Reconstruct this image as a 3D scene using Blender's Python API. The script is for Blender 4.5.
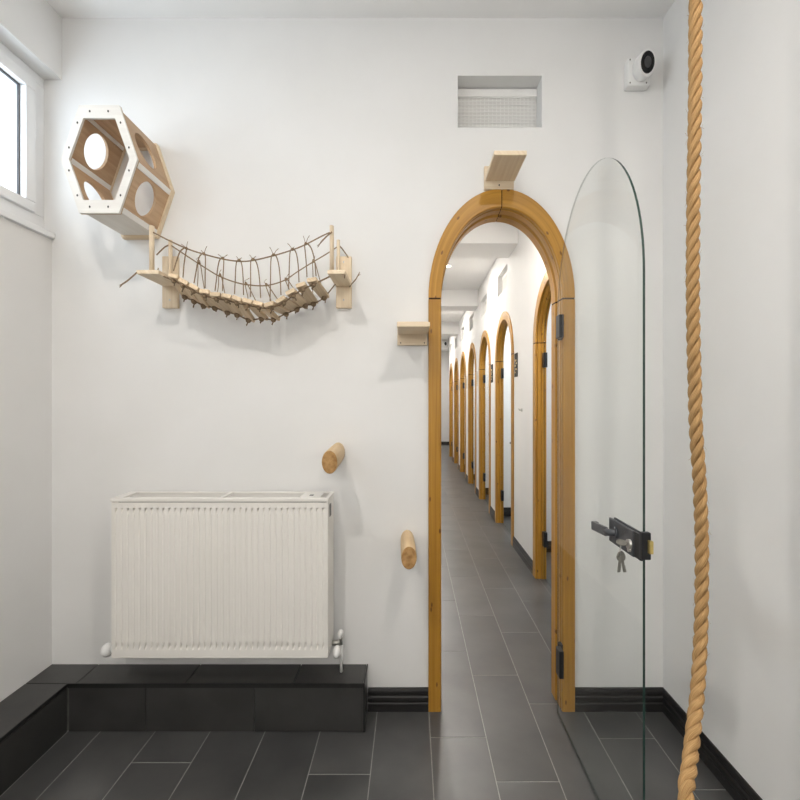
import bpy, bmesh, math, random
from mathutils import Vector, Matrix
from mathutils.geometry import delaunay_2d_cdt

random.seed(7)
PI = math.pi
for o in list(bpy.data.objects):
    bpy.data.objects.remove(o, do_unlink=True)
scene = bpy.context.scene
COL = scene.collection

# ------------------------------------------------------------------ camera
EYE = 1.207            # camera height
FPX = 484.0            # focal length in pixels of the 800 px frame
VX, VY = 411.0, 402.0  # vanishing point
K = 2.0 / 3.0          # the place is narrow: round things are 2/3 as wide (x) as high
cam_d = bpy.data.cameras.new('camera')
cam_d.sensor_width = 36.0
cam_d.lens = 36.0 * FPX / 800.0
cam_d.shift_x = -(VX - 400) / 800.0
cam_d.shift_y = (VY - 400) / 800.0
cam_d.clip_start = 0.02
cam = bpy.data.objects.new('camera', cam_d)
COL.objects.link(cam)
cam.location = (0, 0, EYE)
cam.rotation_euler = (PI / 2, 0, 0)
scene.camera = cam

# ------------------------------------------------------------------ world, exposure
world = bpy.data.worlds.new('sky')
scene.world = world
world.use_nodes = True
bg = world.node_tree.nodes['Background']
bg.inputs[0].default_value = (0.80, 0.90, 1.0, 1)      # bright overcast sky
bg.inputs[1].default_value = 5.0
vs = scene.view_settings
vs.view_transform = 'Standard'
vs.look = 'None'
vs.gamma = 1.0
vs.use_curve_mapping = False
vs.exposure = 0.12

# room dimensions ---------------------------------------------------
YB = 1.90              # back wall
XL = -1.41             # left wall
XR = 0.990             # right wall
ZC = 2.715             # ceiling
YF = -2.20             # wall behind the camera
WT = 0.11              # back wall thickness
XC = 0.86              # corridor door wall
XCL = -0.12            # corridor other wall
YE = 13.70             # corridor end
ZCC = 2.65             # corridor ceiling
WC = 0.064             # corridor wall thickness

# sky light enters through the window opening
pd = bpy.data.lights.new('window_portal', 'AREA')
pd.shape = 'RECTANGLE'; pd.size = 0.66; pd.size_y = 1.7
pd.cycles.is_portal = True
po = bpy.data.objects.new('window_portal', pd)
COL.objects.link(po)
po.location = (-1.56, 1.05, 2.17)
po.rotation_euler = (0, -PI / 2, 0)


def P(x, y, Z):
    """photo pixel + distance from the camera plane -> point"""
    return Vector(((x - VX) / FPX * Z, Z, EYE + (VY - y) / FPX * Z))


# ------------------------------------------------------------------ materials
def mat_base(name, color, rough=0.5, spec=0.5, metal=0.0):
    m = bpy.data.materials.new(name)
    m.use_nodes = True
    nt = m.node_tree
    b = nt.nodes['Principled BSDF']
    b.inputs['Base Color'].default_value = (*color, 1)
    b.inputs['Roughness'].default_value = rough
    b.inputs['Metallic'].default_value = metal
    b.inputs['Specular IOR Level'].default_value = spec
    return m, nt, b


def N(nt, kind, **kw):
    n = nt.nodes.new(kind)
    for k, v in kw.items():
        setattr(n, k, v)
    return n


def mat_noise(name, c1, c2, scale, rough=0.5, spec=0.5, metal=0.0, bump=0.0, bscale=None, detail=4, rand=0.0):
    """two-tone procedural surface with fine relief"""
    m, nt, b = mat_base(name, c1, rough, spec, metal)
    tc = N(nt, 'ShaderNodeTexCoord')
    src = tc.outputs['Object']
    oi = N(nt, 'ShaderNodeObjectInfo')
    if rand:
        add = N(nt, 'ShaderNodeVectorMath', operation='MULTIPLY_ADD')
        comb = N(nt, 'ShaderNodeCombineXYZ')
        for i in range(3):
            nt.links.new(oi.outputs['Random'], comb.inputs[i])
        add.inputs[1].default_value = (37, 91, 53)
        nt.links.new(comb.outputs[0], add.inputs[0])
        nt.links.new(src, add.inputs[2])
        src = add.outputs[0]
    no = N(nt, 'ShaderNodeTexNoise')
    no.inputs['Scale'].default_value = scale
    no.inputs['Detail'].default_value = detail
    nt.links.new(src, no.inputs['Vector'])
    ra = N(nt, 'ShaderNodeValToRGB')
    ra.color_ramp.elements[0].position = 0.32
    ra.color_ramp.elements[1].position = 0.68
    ra.color_ramp.elements[0].color = (*c1, 1)
    ra.color_ramp.elements[1].color = (*c2, 1)
    nt.links.new(no.outputs['Fac'], ra.inputs['Fac'])
    out = ra.outputs['Color']
    if rand:
        hs = N(nt, 'ShaderNodeHueSaturation')
        mr = N(nt, 'ShaderNodeMapRange')
        mr.inputs['To Min'].default_value = 1 - rand
        mr.inputs['To Max'].default_value = 1 + rand
        nt.links.new(oi.outputs['Random'], mr.inputs['Value'])
        nt.links.new(mr.outputs[0], hs.inputs['Value'])
        nt.links.new(out, hs.inputs['Color'])
        out = hs.outputs['Color']
    nt.links.new(out, b.inputs['Base Color'])
    if bump:
        n2 = N(nt, 'ShaderNodeTexNoise')
        n2.inputs['Scale'].default_value = bscale or scale * 8
        n2.inputs['Detail'].default_value = 3
        nt.links.new(src, n2.inputs['Vector'])
        bp = N(nt, 'ShaderNodeBump')
        bp.inputs['Strength'].default_value = bump
        bp.inputs['Distance'].default_value = 0.002
        nt.links.new(n2.outputs['Fac'], bp.inputs['Height'])
        nt.links.new(bp.outputs[0], b.inputs['Normal'])
    return m


def mat_wood(name, dark, light, rough=0.45, gu=2.0, gv=55.0, knots=0.0, knot_col=(0.1, 0.04, 0.01), rand=0.08):
    """long grain along UV.x"""
    m, nt, b = mat_base(name, light, rough, 0.4)
    tc = N(nt, 'ShaderNodeTexCoord')
    oi = N(nt, 'ShaderNodeObjectInfo')
    off = N(nt, 'ShaderNodeVectorMath', operation='MULTIPLY_ADD')
    comb = N(nt, 'ShaderNodeCombineXYZ')
    for i in range(2):
        nt.links.new(oi.outputs['Random'], comb.inputs[i])
    off.inputs[1].default_value = (13.7, 5.3, 0)
    nt.links.new(comb.outputs[0], off.inputs[0])
    nt.links.new(tc.outputs['UV'], off.inputs[2])
    sc = N(nt, 'ShaderNodeVectorMath', operation='MULTIPLY')
    sc.inputs[1].default_value = (gu, gv, 1)
    nt.links.new(off.outputs[0], sc.inputs[0])
    no = N(nt, 'ShaderNodeTexNoise')
    no.inputs['Scale'].default_value = 1.0
    no.inputs['Detail'].default_value = 5
    no.inputs['Distortion'].default_value = 0.6
    nt.links.new(sc.outputs[0], no.inputs['Vector'])
    ra = N(nt, 'ShaderNodeValToRGB')
    ra.color_ramp.elements[0].position = 0.3
    ra.color_ramp.elements[1].position = 0.7
    ra.color_ramp.elements[0].color = (*dark, 1)
    ra.color_ramp.elements[1].color = (*light, 1)
    nt.links.new(no.outputs['Fac'], ra.inputs['Fac'])
    out = ra.outputs['Color']
    if knots:
        sk = N(nt, 'ShaderNodeVectorMath', operation='MULTIPLY')
        sk.inputs[1].default_value = (5.0, 9.0, 1)
        nt.links.new(off.outputs[0], sk.inputs[0])
        vo = N(nt, 'ShaderNodeTexVoronoi')
        vo.voronoi_dimensions = '2D'
        vo.inputs['Scale'].default_value = 1.0
        nt.links.new(sk.outputs[0], vo.inputs['Vector'])
        mr = N(nt, 'ShaderNodeMapRange')
        mr.inputs['From Min'].default_value = knots * 0.5
        mr.inputs['From Max'].default_value = knots
        mr.inputs['To Min'].default_value = 0.85
        mr.inputs['To Max'].default_value = 0.0
        nt.links.new(vo.outputs['Distance'], mr.inputs['Value'])
        mx = N(nt, 'ShaderNodeMix', data_type='RGBA')
        mx.inputs[7].default_value = (*knot_col, 1)
        nt.links.new(mr.outputs[0], mx.inputs[0])
        nt.links.new(out, mx.inputs[6])
        out = mx.outputs[2]
    hs = N(nt, 'ShaderNodeHueSaturation')
    m2 = N(nt, 'ShaderNodeMapRange')
    m2.inputs['To Min'].default_value = 1 - rand
    m2.inputs['To Max'].default_value = 1 + rand
    nt.links.new(oi.outputs['Random'], m2.inputs['Value'])
    nt.links.new(m2.outputs[0], hs.inputs['Value'])
    nt.links.new(out, hs.inputs['Color'])
    nt.links.new(hs.outputs['Color'], b.inputs['Base Color'])
    bp = N(nt, 'ShaderNodeBump')
    bp.inputs['Strength'].default_value = 0.08 if gv < 500 else 0.6
    bp.inputs['Distance'].default_value = 0.001
    nt.links.new(no.outputs['Fac'], bp.inputs['Height'])
    nt.links.new(bp.outputs[0], b.inputs['Normal'])
    return m


def mat_glass(name, tint):
    """clear float glass: Fresnel reflection over a slightly tinted clear body"""
    m = bpy.data.materials.new(name)
    m.use_nodes = True
    nt = m.node_tree
    nt.nodes.clear()
    o = N(nt, 'ShaderNodeOutputMaterial')
    mix = N(nt, 'ShaderNodeMixShader')
    tr = N(nt, 'ShaderNodeBsdfTransparent')
    tr.inputs[0].default_value = (*tint, 1)
    gl = N(nt, 'ShaderNodeBsdfGlossy')
    gl.inputs['Roughness'].default_value = 0.0
    fr = N(nt, 'ShaderNodeFresnel')
    fr.inputs['IOR'].default_value = 1.10
    ge = N(nt, 'ShaderNodeNewGeometry')
    inv = N(nt, 'ShaderNodeMath', operation='SUBTRACT')       # the exit face adds no second mirror
    inv.inputs[0].default_value = 1.0
    nt.links.new(ge.outputs['Backfacing'], inv.inputs[1])
    mu = N(nt, 'ShaderNodeMath', operation='MULTIPLY')
    nt.links.new(fr.outputs[0], mu.inputs[0])
    nt.links.new(inv.outputs[0], mu.inputs[1])
    nt.links.new(mu.outputs[0], mix.inputs[0])
    nt.links.new(tr.outputs[0], mix.inputs[1])
    nt.links.new(gl.outputs[0], mix.inputs[2])
    nt.links.new(mix.outputs[0], o.inputs[0])
    return m


def mat_emit(name, color, strength):
    m = bpy.data.materials.new(name)
    m.use_nodes = True
    nt = m.node_tree
    nt.nodes.clear()
    o = N(nt, 'ShaderNodeOutputMaterial')
    e = N(nt, 'ShaderNodeEmission')
    e.inputs[0].default_value = (*color, 1)
    e.inputs[1].default_value = strength
    nt.links.new(e.outputs[0], o.inputs[0])
    return m


M = {}
M['wall'] = mat_noise('white_wall_paint', (0.77, 0.765, 0.75), (0.80, 0.795, 0.785), 3.0, 0.65, 0.3, bump=0.06, bscale=160)
M['ceil'] = mat_noise('white_ceiling_paint', (0.885, 0.88, 0.87), (0.90, 0.895, 0.885), 3.0, 0.7, 0.2, bump=0.05, bscale=140)
M['tile'] = mat_noise('slate_grey_tile', (0.046, 0.046, 0.046), (0.074, 0.073, 0.071), 5.0, 0.32, 0.7, bump=0.05, bscale=60, rand=0.12)
M['ledge_tile'] = mat_noise('black_slate_tile', (0.024, 0.023, 0.022), (0.042, 0.041, 0.039), 6.0, 0.33, 0.6, bump=0.05, bscale=60, rand=0.10)
M['grout'] = mat_noise('grey_grout', (0.25, 0.25, 0.24), (0.32, 0.315, 0.30), 40.0, 0.8, 0.2)
M['dark_grout'] = mat_noise('dark_grout', (0.13, 0.127, 0.12), (0.17, 0.165, 0.155), 40.0, 0.8, 0.2)
M['black_trim'] = mat_noise('black_edge_trim', (0.010, 0.010, 0.010), (0.015, 0.015, 0.015), 30.0, 0.4, 0.5)
M['base'] = mat_noise('black_baseboard', (0.016, 0.015, 0.015), (0.022, 0.021, 0.021), 12.0, 0.38, 0.25)
M['honey'] = mat_wood('honey_pine', (0.34, 0.158, 0.017), (0.49, 0.252, 0.036), 0.38, 1.6, 50, knots=0.06, knot_col=(0.13, 0.05, 0.012))
M['joint'] = mat_noise('joint_gap_shade', (0.03, 0.012, 0.004), (0.05, 0.02, 0.006), 60, 0.8, 0.2)
M['birch'] = mat_wood('pale_birch', (0.70, 0.555, 0.385), (0.80, 0.675, 0.50), 0.55, 3, 70)
M['plank'] = mat_wood('pale_pine_plank', (0.60, 0.445, 0.28), (0.76, 0.60, 0.41), 0.55, 3, 90, rand=0.12)
M['ply'] = mat_wood('brown_plywood', (0.46, 0.29, 0.165), (0.60, 0.41, 0.25), 0.5, 3, 40)
M['white_ply'] = mat_wood('whitewashed_plywood', (0.72, 0.685, 0.635), (0.78, 0.75, 0.70), 0.5, 3, 60, rand=0.03)
M['batten'] = mat_wood('white_painted_batten', (0.84, 0.82, 0.79), (0.88, 0.865, 0.84), 0.5, 3, 60, rand=0.02)
M['ply_edge'] = mat_wood('plywood_edge', (0.40, 0.26, 0.14), (0.55, 0.38, 0.22), 0.6, 3, 200)
M['log'] = mat_wood('debarked_log', (0.60, 0.42, 0.23), (0.72, 0.55, 0.34), 0.6, 4, 30)
M['log_end'] = mat_noise('sawn_log_end', (0.30, 0.155, 0.05), (0.52, 0.31, 0.13), 55, 0.65, 0.3, bump=0.3, bscale=120)
M['cord'] = mat_noise('brown_jute_cord', (0.20, 0.14, 0.088), (0.33, 0.24, 0.155), 220, 0.9, 0.1, bump=0.4, bscale=400)
M['rope'] = mat_wood('golden_hemp_rope', (0.25, 0.135, 0.045), (0.53, 0.33, 0.145), 0.85, 30, 900, rand=0.03)
M['rad'] = mat_noise('white_enamel', (0.79, 0.765, 0.715), (0.81, 0.785, 0.74), 4, 0.35, 0.5)
M['rad_dark'] = mat_noise('radiator_inside', (0.13, 0.13, 0.125), (0.18, 0.18, 0.17), 20, 0.6, 0.3)
M['white_plastic'] = mat_noise('white_plastic', (0.80, 0.80, 0.785), (0.83, 0.83, 0.815), 10, 0.35, 0.5)
M['upvc'] = mat_noise('white_window_plastic', (0.80, 0.81, 0.82), (0.83, 0.84, 0.85), 10, 0.3, 0.5)
M['gasket'] = mat_noise('grey_gasket', (0.09, 0.09, 0.095), (0.12, 0.12, 0.125), 20, 0.6, 0.3)
M['black_metal'] = mat_noise('black_powder_coat', (0.010, 0.011, 0.013), (0.016, 0.017, 0.020), 60, 0.42, 0.4)
M['lock_metal'] = mat_noise('anthracite_metal', (0.060, 0.064, 0.072), (0.085, 0.09, 0.10), 60, 0.38, 0.5, metal=0.3)
M['steel'] = mat_noise('brushed_steel', (0.50, 0.49, 0.47), (0.62, 0.61, 0.58), 80, 0.3, 0.5, metal=1.0)
M['key_steel'] = mat_noise('worn_key_steel', (0.24, 0.23, 0.21), (0.34, 0.33, 0.30), 80, 0.35, 0.5, metal=1.0)
M['brass'] = mat_noise('brass', (0.62, 0.47, 0.16), (0.72, 0.56, 0.22), 60, 0.3, 0.5, metal=0.85)
M['screw'] = mat_noise('dark_screw', (0.06, 0.05, 0.045), (0.10, 0.09, 0.08), 80, 0.5, 0.5, metal=0.5)
M['lens'] = mat_noise('black_lens', (0.006, 0.006, 0.007), (0.010, 0.010, 0.011), 20, 0.15, 0.25)
M['lens_ring'] = mat_noise('dark_lens_ring', (0.035, 0.035, 0.037), (0.05, 0.05, 0.052), 20, 0.3, 0.5)
M['glass'] = mat_glass('clear_glass', (0.975, 0.984, 0.980))
M['pane'] = mat_glass('window_glass', (0.97, 0.98, 0.985))
M['glass_edge'] = mat_noise('green_glass_edge', (0.020, 0.042, 0.036), (0.030, 0.060, 0.050), 30, 0.15, 0.5)
def see_through_back(m, f):
    """glass edge seen from inside the glass stays partly clear"""
    nt = m.node_tree
    o = nt.nodes['Material Output']; b = nt.nodes['Principled BSDF']
    ge = N(nt, 'ShaderNodeNewGeometry')
    mu = N(nt, 'ShaderNodeMath', operation='MULTIPLY')
    mu.inputs[1].default_value = f
    nt.links.new(ge.outputs['Backfacing'], mu.inputs[0])
    tr = N(nt, 'ShaderNodeBsdfTransparent')
    tr.inputs[0].default_value = (.93, .96, .95, 1)
    mx = N(nt, 'ShaderNodeMixShader')
    nt.links.new(mu.outputs[0], mx.inputs[0])
    nt.links.new(b.outputs[0], mx.inputs[1])
    nt.links.new(tr.outputs[0], mx.inputs[2])
    nt.links.new(mx.outputs[0], o.inputs[0])


see_through_back(M['glass_edge'], .72)
M['mesh'] = mat_noise('white_wire', (0.86, 0.855, 0.83), (0.88, 0.875, 0.85), 30, 0.5, 0.4)
M['duct'] = mat_noise('vent_back', (0.80, 0.79, 0.765), (0.83, 0.82, 0.795), 12, 0.8, 0.2)
M['plaque'] = mat_noise('dark_plaque', (0.010, 0.009, 0.008), (0.016, 0.014, 0.012), 20, 0.6, 0.15)
M['plaque_pale'] = mat_noise('pale_plaque', (0.55, 0.52, 0.46), (0.62, 0.59, 0.53), 20, 0.5, 0.4)
M['gold'] = mat_noise('gold_mark', (0.55, 0.42, 0.20), (0.64, 0.50, 0.26), 40, 0.5, 0.4)
M['lamp_warm'] = mat_emit('warm_lamp_glow', (1.0, 0.90, 0.76), 14.0)
M['globe'] = mat_emit('fill_globe_glow', (1.0, 0.965, 0.92), 44.0)
M['lamp_cool'] = mat_emit('added_room_lamp_glow', (0.92, 0.96, 1.0), 10.0)


# ------------------------------------------------------------------ mesh helpers
class MB:
    def __init__(self):
        self.v = []; self.f = []; self.uv = []; self.s = []   # uv per vertex (or None), smooth per face

    def add(self, verts, faces, uvs=None, smooth=False):
        n = len(self.v)
        self.v += [Vector(p) for p in verts]
        self.uv += list(uvs) if uvs else [None] * len(verts)
        for f in faces:
            self.f.append([n + i for i in f]); self.s.append(smooth)
        return self

    def box(self, a, b, bev=0.0):
        x0, y0, z0 = [min(a[i], b[i]) for i in range(3)]
        x1, y1, z1 = [max(a[i], b[i]) for i in range(3)]
        if bev <= 0:
            vs_ = [(x, y, z) for z in (z0, z1) for y in (y0, y1) for x in (x0, x1)]
            return self.add(vs_, [(0, 2, 3, 1), (4, 5, 7, 6), (0, 1, 5, 4), (2, 6, 7, 3), (0, 4, 6, 2), (1, 3, 7, 5)])
        bm = bmesh.new()
        bmesh.ops.create_cube(bm, size=1)
        for v in bm.verts:
            v.co = Vector((x0 + (v.co.x + .5) * (x1 - x0), y0 + (v.co.y + .5) * (y1 - y0), z0 + (v.co.z + .5) * (z1 - z0)))
        bmesh.ops.bevel(bm, geom=bm.edges[:], offset=min(bev, .49 * min(x1 - x0, y1 - y0, z1 - z0)), segments=2, profile=.6, affect='EDGES')
        bm.verts.index_update()
        self.add([v.co.copy() for v in bm.verts], [[v.index for v in f.verts] for f in bm.faces])
        bm.free()
        return self

    def obox(self, c, ax, ay, az, bev=0.0):
        """box from a centre and three half vectors"""
        t = MB().box((-1, -1, -1), (1, 1, 1))
        if bev:
            L = [Vector(a).length for a in (ax, ay, az)]
            t = MB().box((-L[0], -L[1], -L[2]), L, bev)
            t.v = [Vector((p.x / L[0], p.y / L[1], p.z / L[2])) for p in t.v]
        ax, ay, az, c = Vector(ax), Vector(ay), Vector(az), Vector(c)
        return self.add([c + ax * p.x + ay * p.y + az * p.z for p in t.v], t.f)

    def tube(self, pts, r, n=8, caps=True, smooth=True, squeeze=True):
        """tube through points; round in unsqueezed space, so 2/3 as wide in x"""
        k = K if squeeze else 1.0
        q = [Vector((p[0] / k, p[1], p[2])) for p in pts]
        rs = r if isinstance(r, (list, tuple)) else [r] * len(q)
        up = None; rings = []; L = 0; uvs = []
        for i, p in enumerate(q):
            if i == 0: t = q[1] - q[0]
            elif i == len(q) - 1: t = q[-1] - q[-2]
            else: t = (q[i + 1] - q[i]).normalized() + (q[i] - q[i - 1]).normalized()
            if t.length < 1e-9: t = q[min(i + 1, len(q) - 1)] - q[max(i - 2, 0)]
            t.normalize()
            if i: L += (q[i] - q[i - 1]).length
            if up is None:
                up = Vector((0, 0, 1)) if abs(t.z) < .9 else Vector((1, 0, 0))
            a = (up - t * up.dot(t)).normalized(); up = a
            b = t.cross(a)
            for j in range(n):
                an = 2 * PI * j / n
                w = p + (a * math.cos(an) + b * math.sin(an)) * rs[i]
                rings.append((w.x * k, w.y, w.z)); uvs.append((L, an * rs[i]))
        fs = []
        for i in range(len(q) - 1):
            for j in range(n):
                fs.append((i * n + j, i * n + (j + 1) % n, (i + 1) * n + (j + 1) % n, (i + 1) * n + j))
        self.add(rings, fs, uvs, smooth)
        if caps:
            m = (len(q) - 1) * n
            b0 = len(self.v) - len(rings)
            self.f.append([b0 + j for j in range(n)][::-1]); self.s.append(False)
            self.f.append([b0 + m + j for j in range(n)]); self.s.append(False)
        return self

    def ball(self, c, rx, ry, rz, n=10, m=7):
        vs_ = [(c[0], c[1], c[2] - rz)]
        for i in range(1, m):
            th = PI * i / m - PI / 2
            for j in range(n):
                a = 2 * PI * j / n
                vs_.append((c[0] + rx * math.cos(th) * math.cos(a), c[1] + ry * math.cos(th) * math.sin(a), c[2] + rz * math.sin(th)))
        vs_.append((c[0], c[1], c[2] + rz))
        fs = [(0, 1 + (j + 1) % n, 1 + j) for j in range(n)]
        for i in range(m - 2):
            for j in range(n):
                a = 1 + i * n
                fs.append((a + j, a + (j + 1) % n, a + n + (j + 1) % n, a + n + j))
        e = len(vs_) - 1
        fs += [(e, e - n + j, e - n + (j + 1) % n) for j in range(n)]
        return self.add(vs_, fs, None, True)

    def prism(self, poly, fn0, fn1, uvf=None):
        """closed polygon given as list of 2-tuples, mapped by two functions to two end caps"""
        n = len(poly)
        a = [fn0(p) for p in poly]; b = [fn1(p) for p in poly]
        uv = None
        if uvf: uv = [uvf(p) for p in poly] * 2
        return self.add(a + b, [list(range(n))[::-1], [n + i for i in range(n)]] +
                        [(i, (i + 1) % n, n + (i + 1) % n, n + i) for i in range(n)], uv)

    def build(self, name, mat, parent=None, grain=2, kind=None, origin=None):
        me = bpy.data.meshes.new(name)
        if parent is not None: o0 = wloc(parent)
        elif origin is not None: o0 = Vector(origin)
        else:
            xs = [p.x for p in self.v]; ys = [p.y for p in self.v]; zs = [p.z for p in self.v]
            o0 = Vector(((min(xs) + max(xs)) / 2, (min(ys) + max(ys)) / 2, min(zs)))
        org = parent_origin(parent) if parent is not None else o0
        me.from_pydata([p - org for p in self.v], [], self.f)
        bm = bmesh.new(); bm.from_mesh(me)
        bmesh.ops.recalc_face_normals(bm, faces=bm.faces[:])
        uvl = bm.loops.layers.uv.new('grain')
        bm.verts.ensure_lookup_table()
        oth = [i for i in range(3) if i != grain]
        for f in bm.faces:
            for l in f.loops:
                u = self.uv[l.vert.index]
                if u is None:
                    p = self.v[l.vert.index]
                    u = (p[grain], p[oth[0]] / (K if oth[0] == 0 else 1) + p[oth[1]])
                l[uvl].uv = u
        bm.to_mesh(me); bm.free()
        for p, s in zip(me.polygons, self.s): p.use_smooth = s
        ob = bpy.data.objects.new(name, me)
        COL.objects.link(ob)
        if mat: me.materials.append(M[mat])
        if parent is not None:
            ob.parent = parent
            ORG[ob.name] = org
        else:
            ob.location = o0
            ORG[ob.name] = o0
        if kind: ob['kind'] = kind
        return ob


ORG = {}


def wloc(o): return ORG[o.name]


def parent_origin(o):
    return ORG[o.name]


def tag(o, label, cat, group=None, kind=None):
    o['label'] = label
    o['category'] = cat
    if group: o['group'] = group
    if kind: o['kind'] = kind
    return o


def thing(name, loc, label, cat, group=None, kind=None):
    o = bpy.data.objects.new(name, None)
    COL.objects.link(o)
    o.empty_display_size = 0.05
    o.location = loc
    ORG[o.name] = Vector(loc)
    return tag(o, label, cat, group, kind)


def piece(name, me, mat, parent, pos):
    """shared-mesh child at a world position"""
    o = bpy.data.objects.new(name, me)
    COL.objects.link(o)
    o.parent = parent
    o.location = Vector(pos) - ORG[parent.name]
    ORG[o.name] = Vector(pos)
    return o


def plate(outer, holes, f_front, f_back):
    """flat plate with holes: 2-D loops (lists of (u,z)); returns MB"""
    loops = [outer] + holes
    pts = []; edges = []
    for lp in loops:
        b0 = len(pts)
        pts += [Vector(p) for p in lp]
        edges += [(b0 + i, b0 + (i + 1) % len(lp)) for i in range(len(lp))]
    r = delaunay_2d_cdt(pts, edges, [], 0, 1e-6)
    V, F = r[0], r[2]

    def inside(p, lp):
        c = False; j = len(lp) - 1
        for i in range(len(lp)):
            xi, yi = lp[i]; xj, yj = lp[j]
            if (yi > p[1]) != (yj > p[1]) and p[0] < (xj - xi) * (p[1] - yi) / (yj - yi) + xi: c = not c
            j = i
        return c
    mb = MB(); n = len(V); fs = []
    for f in F:
        c = sum((V[i] for i in f), Vector((0, 0))) / len(f)
        if inside(c, outer) and not any(inside(c, h) for h in holes):
            fs.append(list(f)); fs.append([n + i for i in f][::-1])
    ori = r[3]
    mp = {}
    for i, lst in enumerate(ori):
        for q in lst: mp[q] = i
    for a, b in edges:
        a, b = mp[a], mp[b]
        fs.append((a, b, n + b, n + a))
    mb.add([f_front(p) for p in V] + [f_back(p) for p in V], fs)
    return mb


def arch_loop(hw, rise, zs, z0, n=28, c=0.0):
    """outline of an arch: (u,z)"""
    lp = [(c - hw, z0), (c + hw, z0)]
    for i in range(n + 1):
        a = PI * i / n
        lp.append((c + hw * math.cos(a), zs + rise * math.sin(a)))
    return lp


# ------------------------------------------------------------------ structure: walls
DCX = 0.3535           # centre of the main arch
ZS = 1.61              # springing height of all arches
R_OUT, R_IN, R_HOLE = 0.428, 0.346, 0.393      # radii before the 2/3 width
VENT = (0.184, 0.514, 2.285, 2.488)

mb = plate([(-1.75, -0.02), (2.30, -0.02), (2.30, ZC + .03), (-1.75, ZC + .03)],
           [arch_loop(R_HOLE * K, R_HOLE, ZS, -0.01, c=DCX),
            [(VENT[0], VENT[2]), (VENT[1], VENT[2]), (VENT[1], VENT[3]), (VENT[0], VENT[3])]],
           lambda p: (p[0], YB, p[1]), lambda p: (p[0], YB + WT, p[1]))
tag(mb.build('wall_back', 'wall', kind='structure'), 'white plastered wall carrying the radiator and the arched doorway', 'wall')

mb = MB()
mb.box((XL, YF, -0.02), (-1.62, YB, 1.845))
mb.box((XL, YF, 1.845), (-1.62, 0.18, 2.471))
tag(mb.build('wall_left', 'wall', kind='structure'), 'white wall below the high window beside the radiator', 'wall')
tag(MB().box((-1.37, YF, 2.471), (-1.62, YB, ZC + .03)).build('wall_left_lintel', 'wall', kind='structure'), 'white boxed lintel over the high window', 'wall')
tag(MB().box((XR, YF, -0.02), (XR + .12, YB, ZC + .03)).build('wall_right', 'wall', kind='structure'),
    'plain white wall behind the hanging hemp rope', 'wall')
tag(MB().box((-1.62, YF - .1, -0.02), (XR + .12, YF, ZC + .03)).build('wall_front', 'wall', kind='structure'),
    'plain white wall closing the room opposite the radiator', 'wall')
tag(MB().box((-1.62, YF - .1, ZC), (XR + .12, YB, ZC + .1)).build('ceiling', 'ceil', kind='structure'),
    'flat white ceiling of the room with the radiator', 'ceiling')

# corridor door wall with seven arched openings and vents above
DFAR = [3.376, 4.90, 6.075, 7.226, 8.41, 9.58, 10.75]
DCY = [f - R_OUT for f in DFAR]
YC0 = YB + WT
holes = []
VLOOPS = []
for c in DCY:
    holes.append(arch_loop(R_HOLE, R_HOLE, ZS, -0.01, c=c))
for c in DCY[1:]:
    v0, v1 = c - 0.15, c + 0.33
    VLOOPS.append((v0, v1, 2.24, 2.445))
    holes.append([(v0, 2.24), (v1, 2.24), (v1, 2.445), (v0, 2.445)])
YW = 10.86               # the door wall ends here, the corridor opens into a lobby
mb = plate([(YC0, -0.02), (YW, -0.02), (YW, ZCC + .03), (YC0, ZCC + .03)], holes,
           lambda p: (XC, p[0], p[1]), lambda p: (XC + WC, p[0], p[1]))
tag(mb.build('wall_corridor_right', 'wall', kind='structure'), 'white corridor wall with a row of arched doorways', 'wall')
tag(MB().box((XCL - .1, YC0, -0.02), (XCL, YE, ZCC + .03)).build('wall_corridor_left', 'wall', kind='structure'),
    'white corridor wall facing the row of arched doorways', 'wall')
tag(MB().box((XCL - .1, YE, -0.02), (2.30, YE + .1, ZCC + .03)).build('wall_corridor_end', 'wall', kind='structure'),
    'white wall closing the far end of the corridor', 'wall')
tag(MB().box((XCL - .1, YC0, ZCC), (2.30, YE + .1, ZCC + .1)).build('ceiling_corridor', 'ceil', kind='structure'),
    'white corridor ceiling crossed by shallow beams', 'ceiling')
for i, (y0, y1, zb) in enumerate(((3.89, 4.29, 2.483), (6.22, 6.55, 2.44), (8.75, 9.1, 2.44), (11.3, 11.6, 2.44))):
    tag(MB().box((XCL, y0, zb), (XC, y1, ZCC)).build('trim_%d' % (i + 1), 'ceil', kind='structure'),
        ['first', 'second', 'third', 'fourth'][i] + ' white ceiling beam across the corridor, counted from the entrance arch', 'beam')
tag(MB().box((2.20, YC0, -0.02), (2.30, YE, ZCC + .03)).build('wall_rooms', 'wall', kind='structure'),
    'white rear wall of the rooms behind the corridor doorways', 'wall')
PART = [3.90, 5.14, 6.32, 7.50, 8.68, 9.86, 10.80]
ORD = ['first', 'second', 'third', 'fourth', 'fifth', 'sixth', 'seventh']
for i, y in enumerate(PART):
    tag(MB().box((XC + WC, y, -0.02), (2.20, y + .06, ZCC)).build('wall_room_%d' % (i + 1), 'wall', kind='structure'),
        'white partition beyond the %s corridor doorway from the entrance arch' % ORD[i], 'wall')

# ------------------------------------------------------------------ floor with single tiles
fl = MB().box((-1.62, YF - .1, -0.06), (2.30, YE + .1, -0.0009)).build('floor', 'grout', kind='structure', origin=(0, 0, 0))
tag(fl, 'dark grey slate tile floor with pale joints laid in staggered rows', 'floor')
TX0, TW, TL, JG = 0.0695, 0.2012, 0.600, 0.0032
PH = {0: 1.742, 1: 1.539, 2: 1.936, 3: 1.736, 4: 1.507, 5: 1.80, -1: 1.34, -2: 1.569, -3: 1.40, -4: 1.83, -5: 1.62, -6: 1.38, -7: 1.42}
tile_cache = {}


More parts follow.
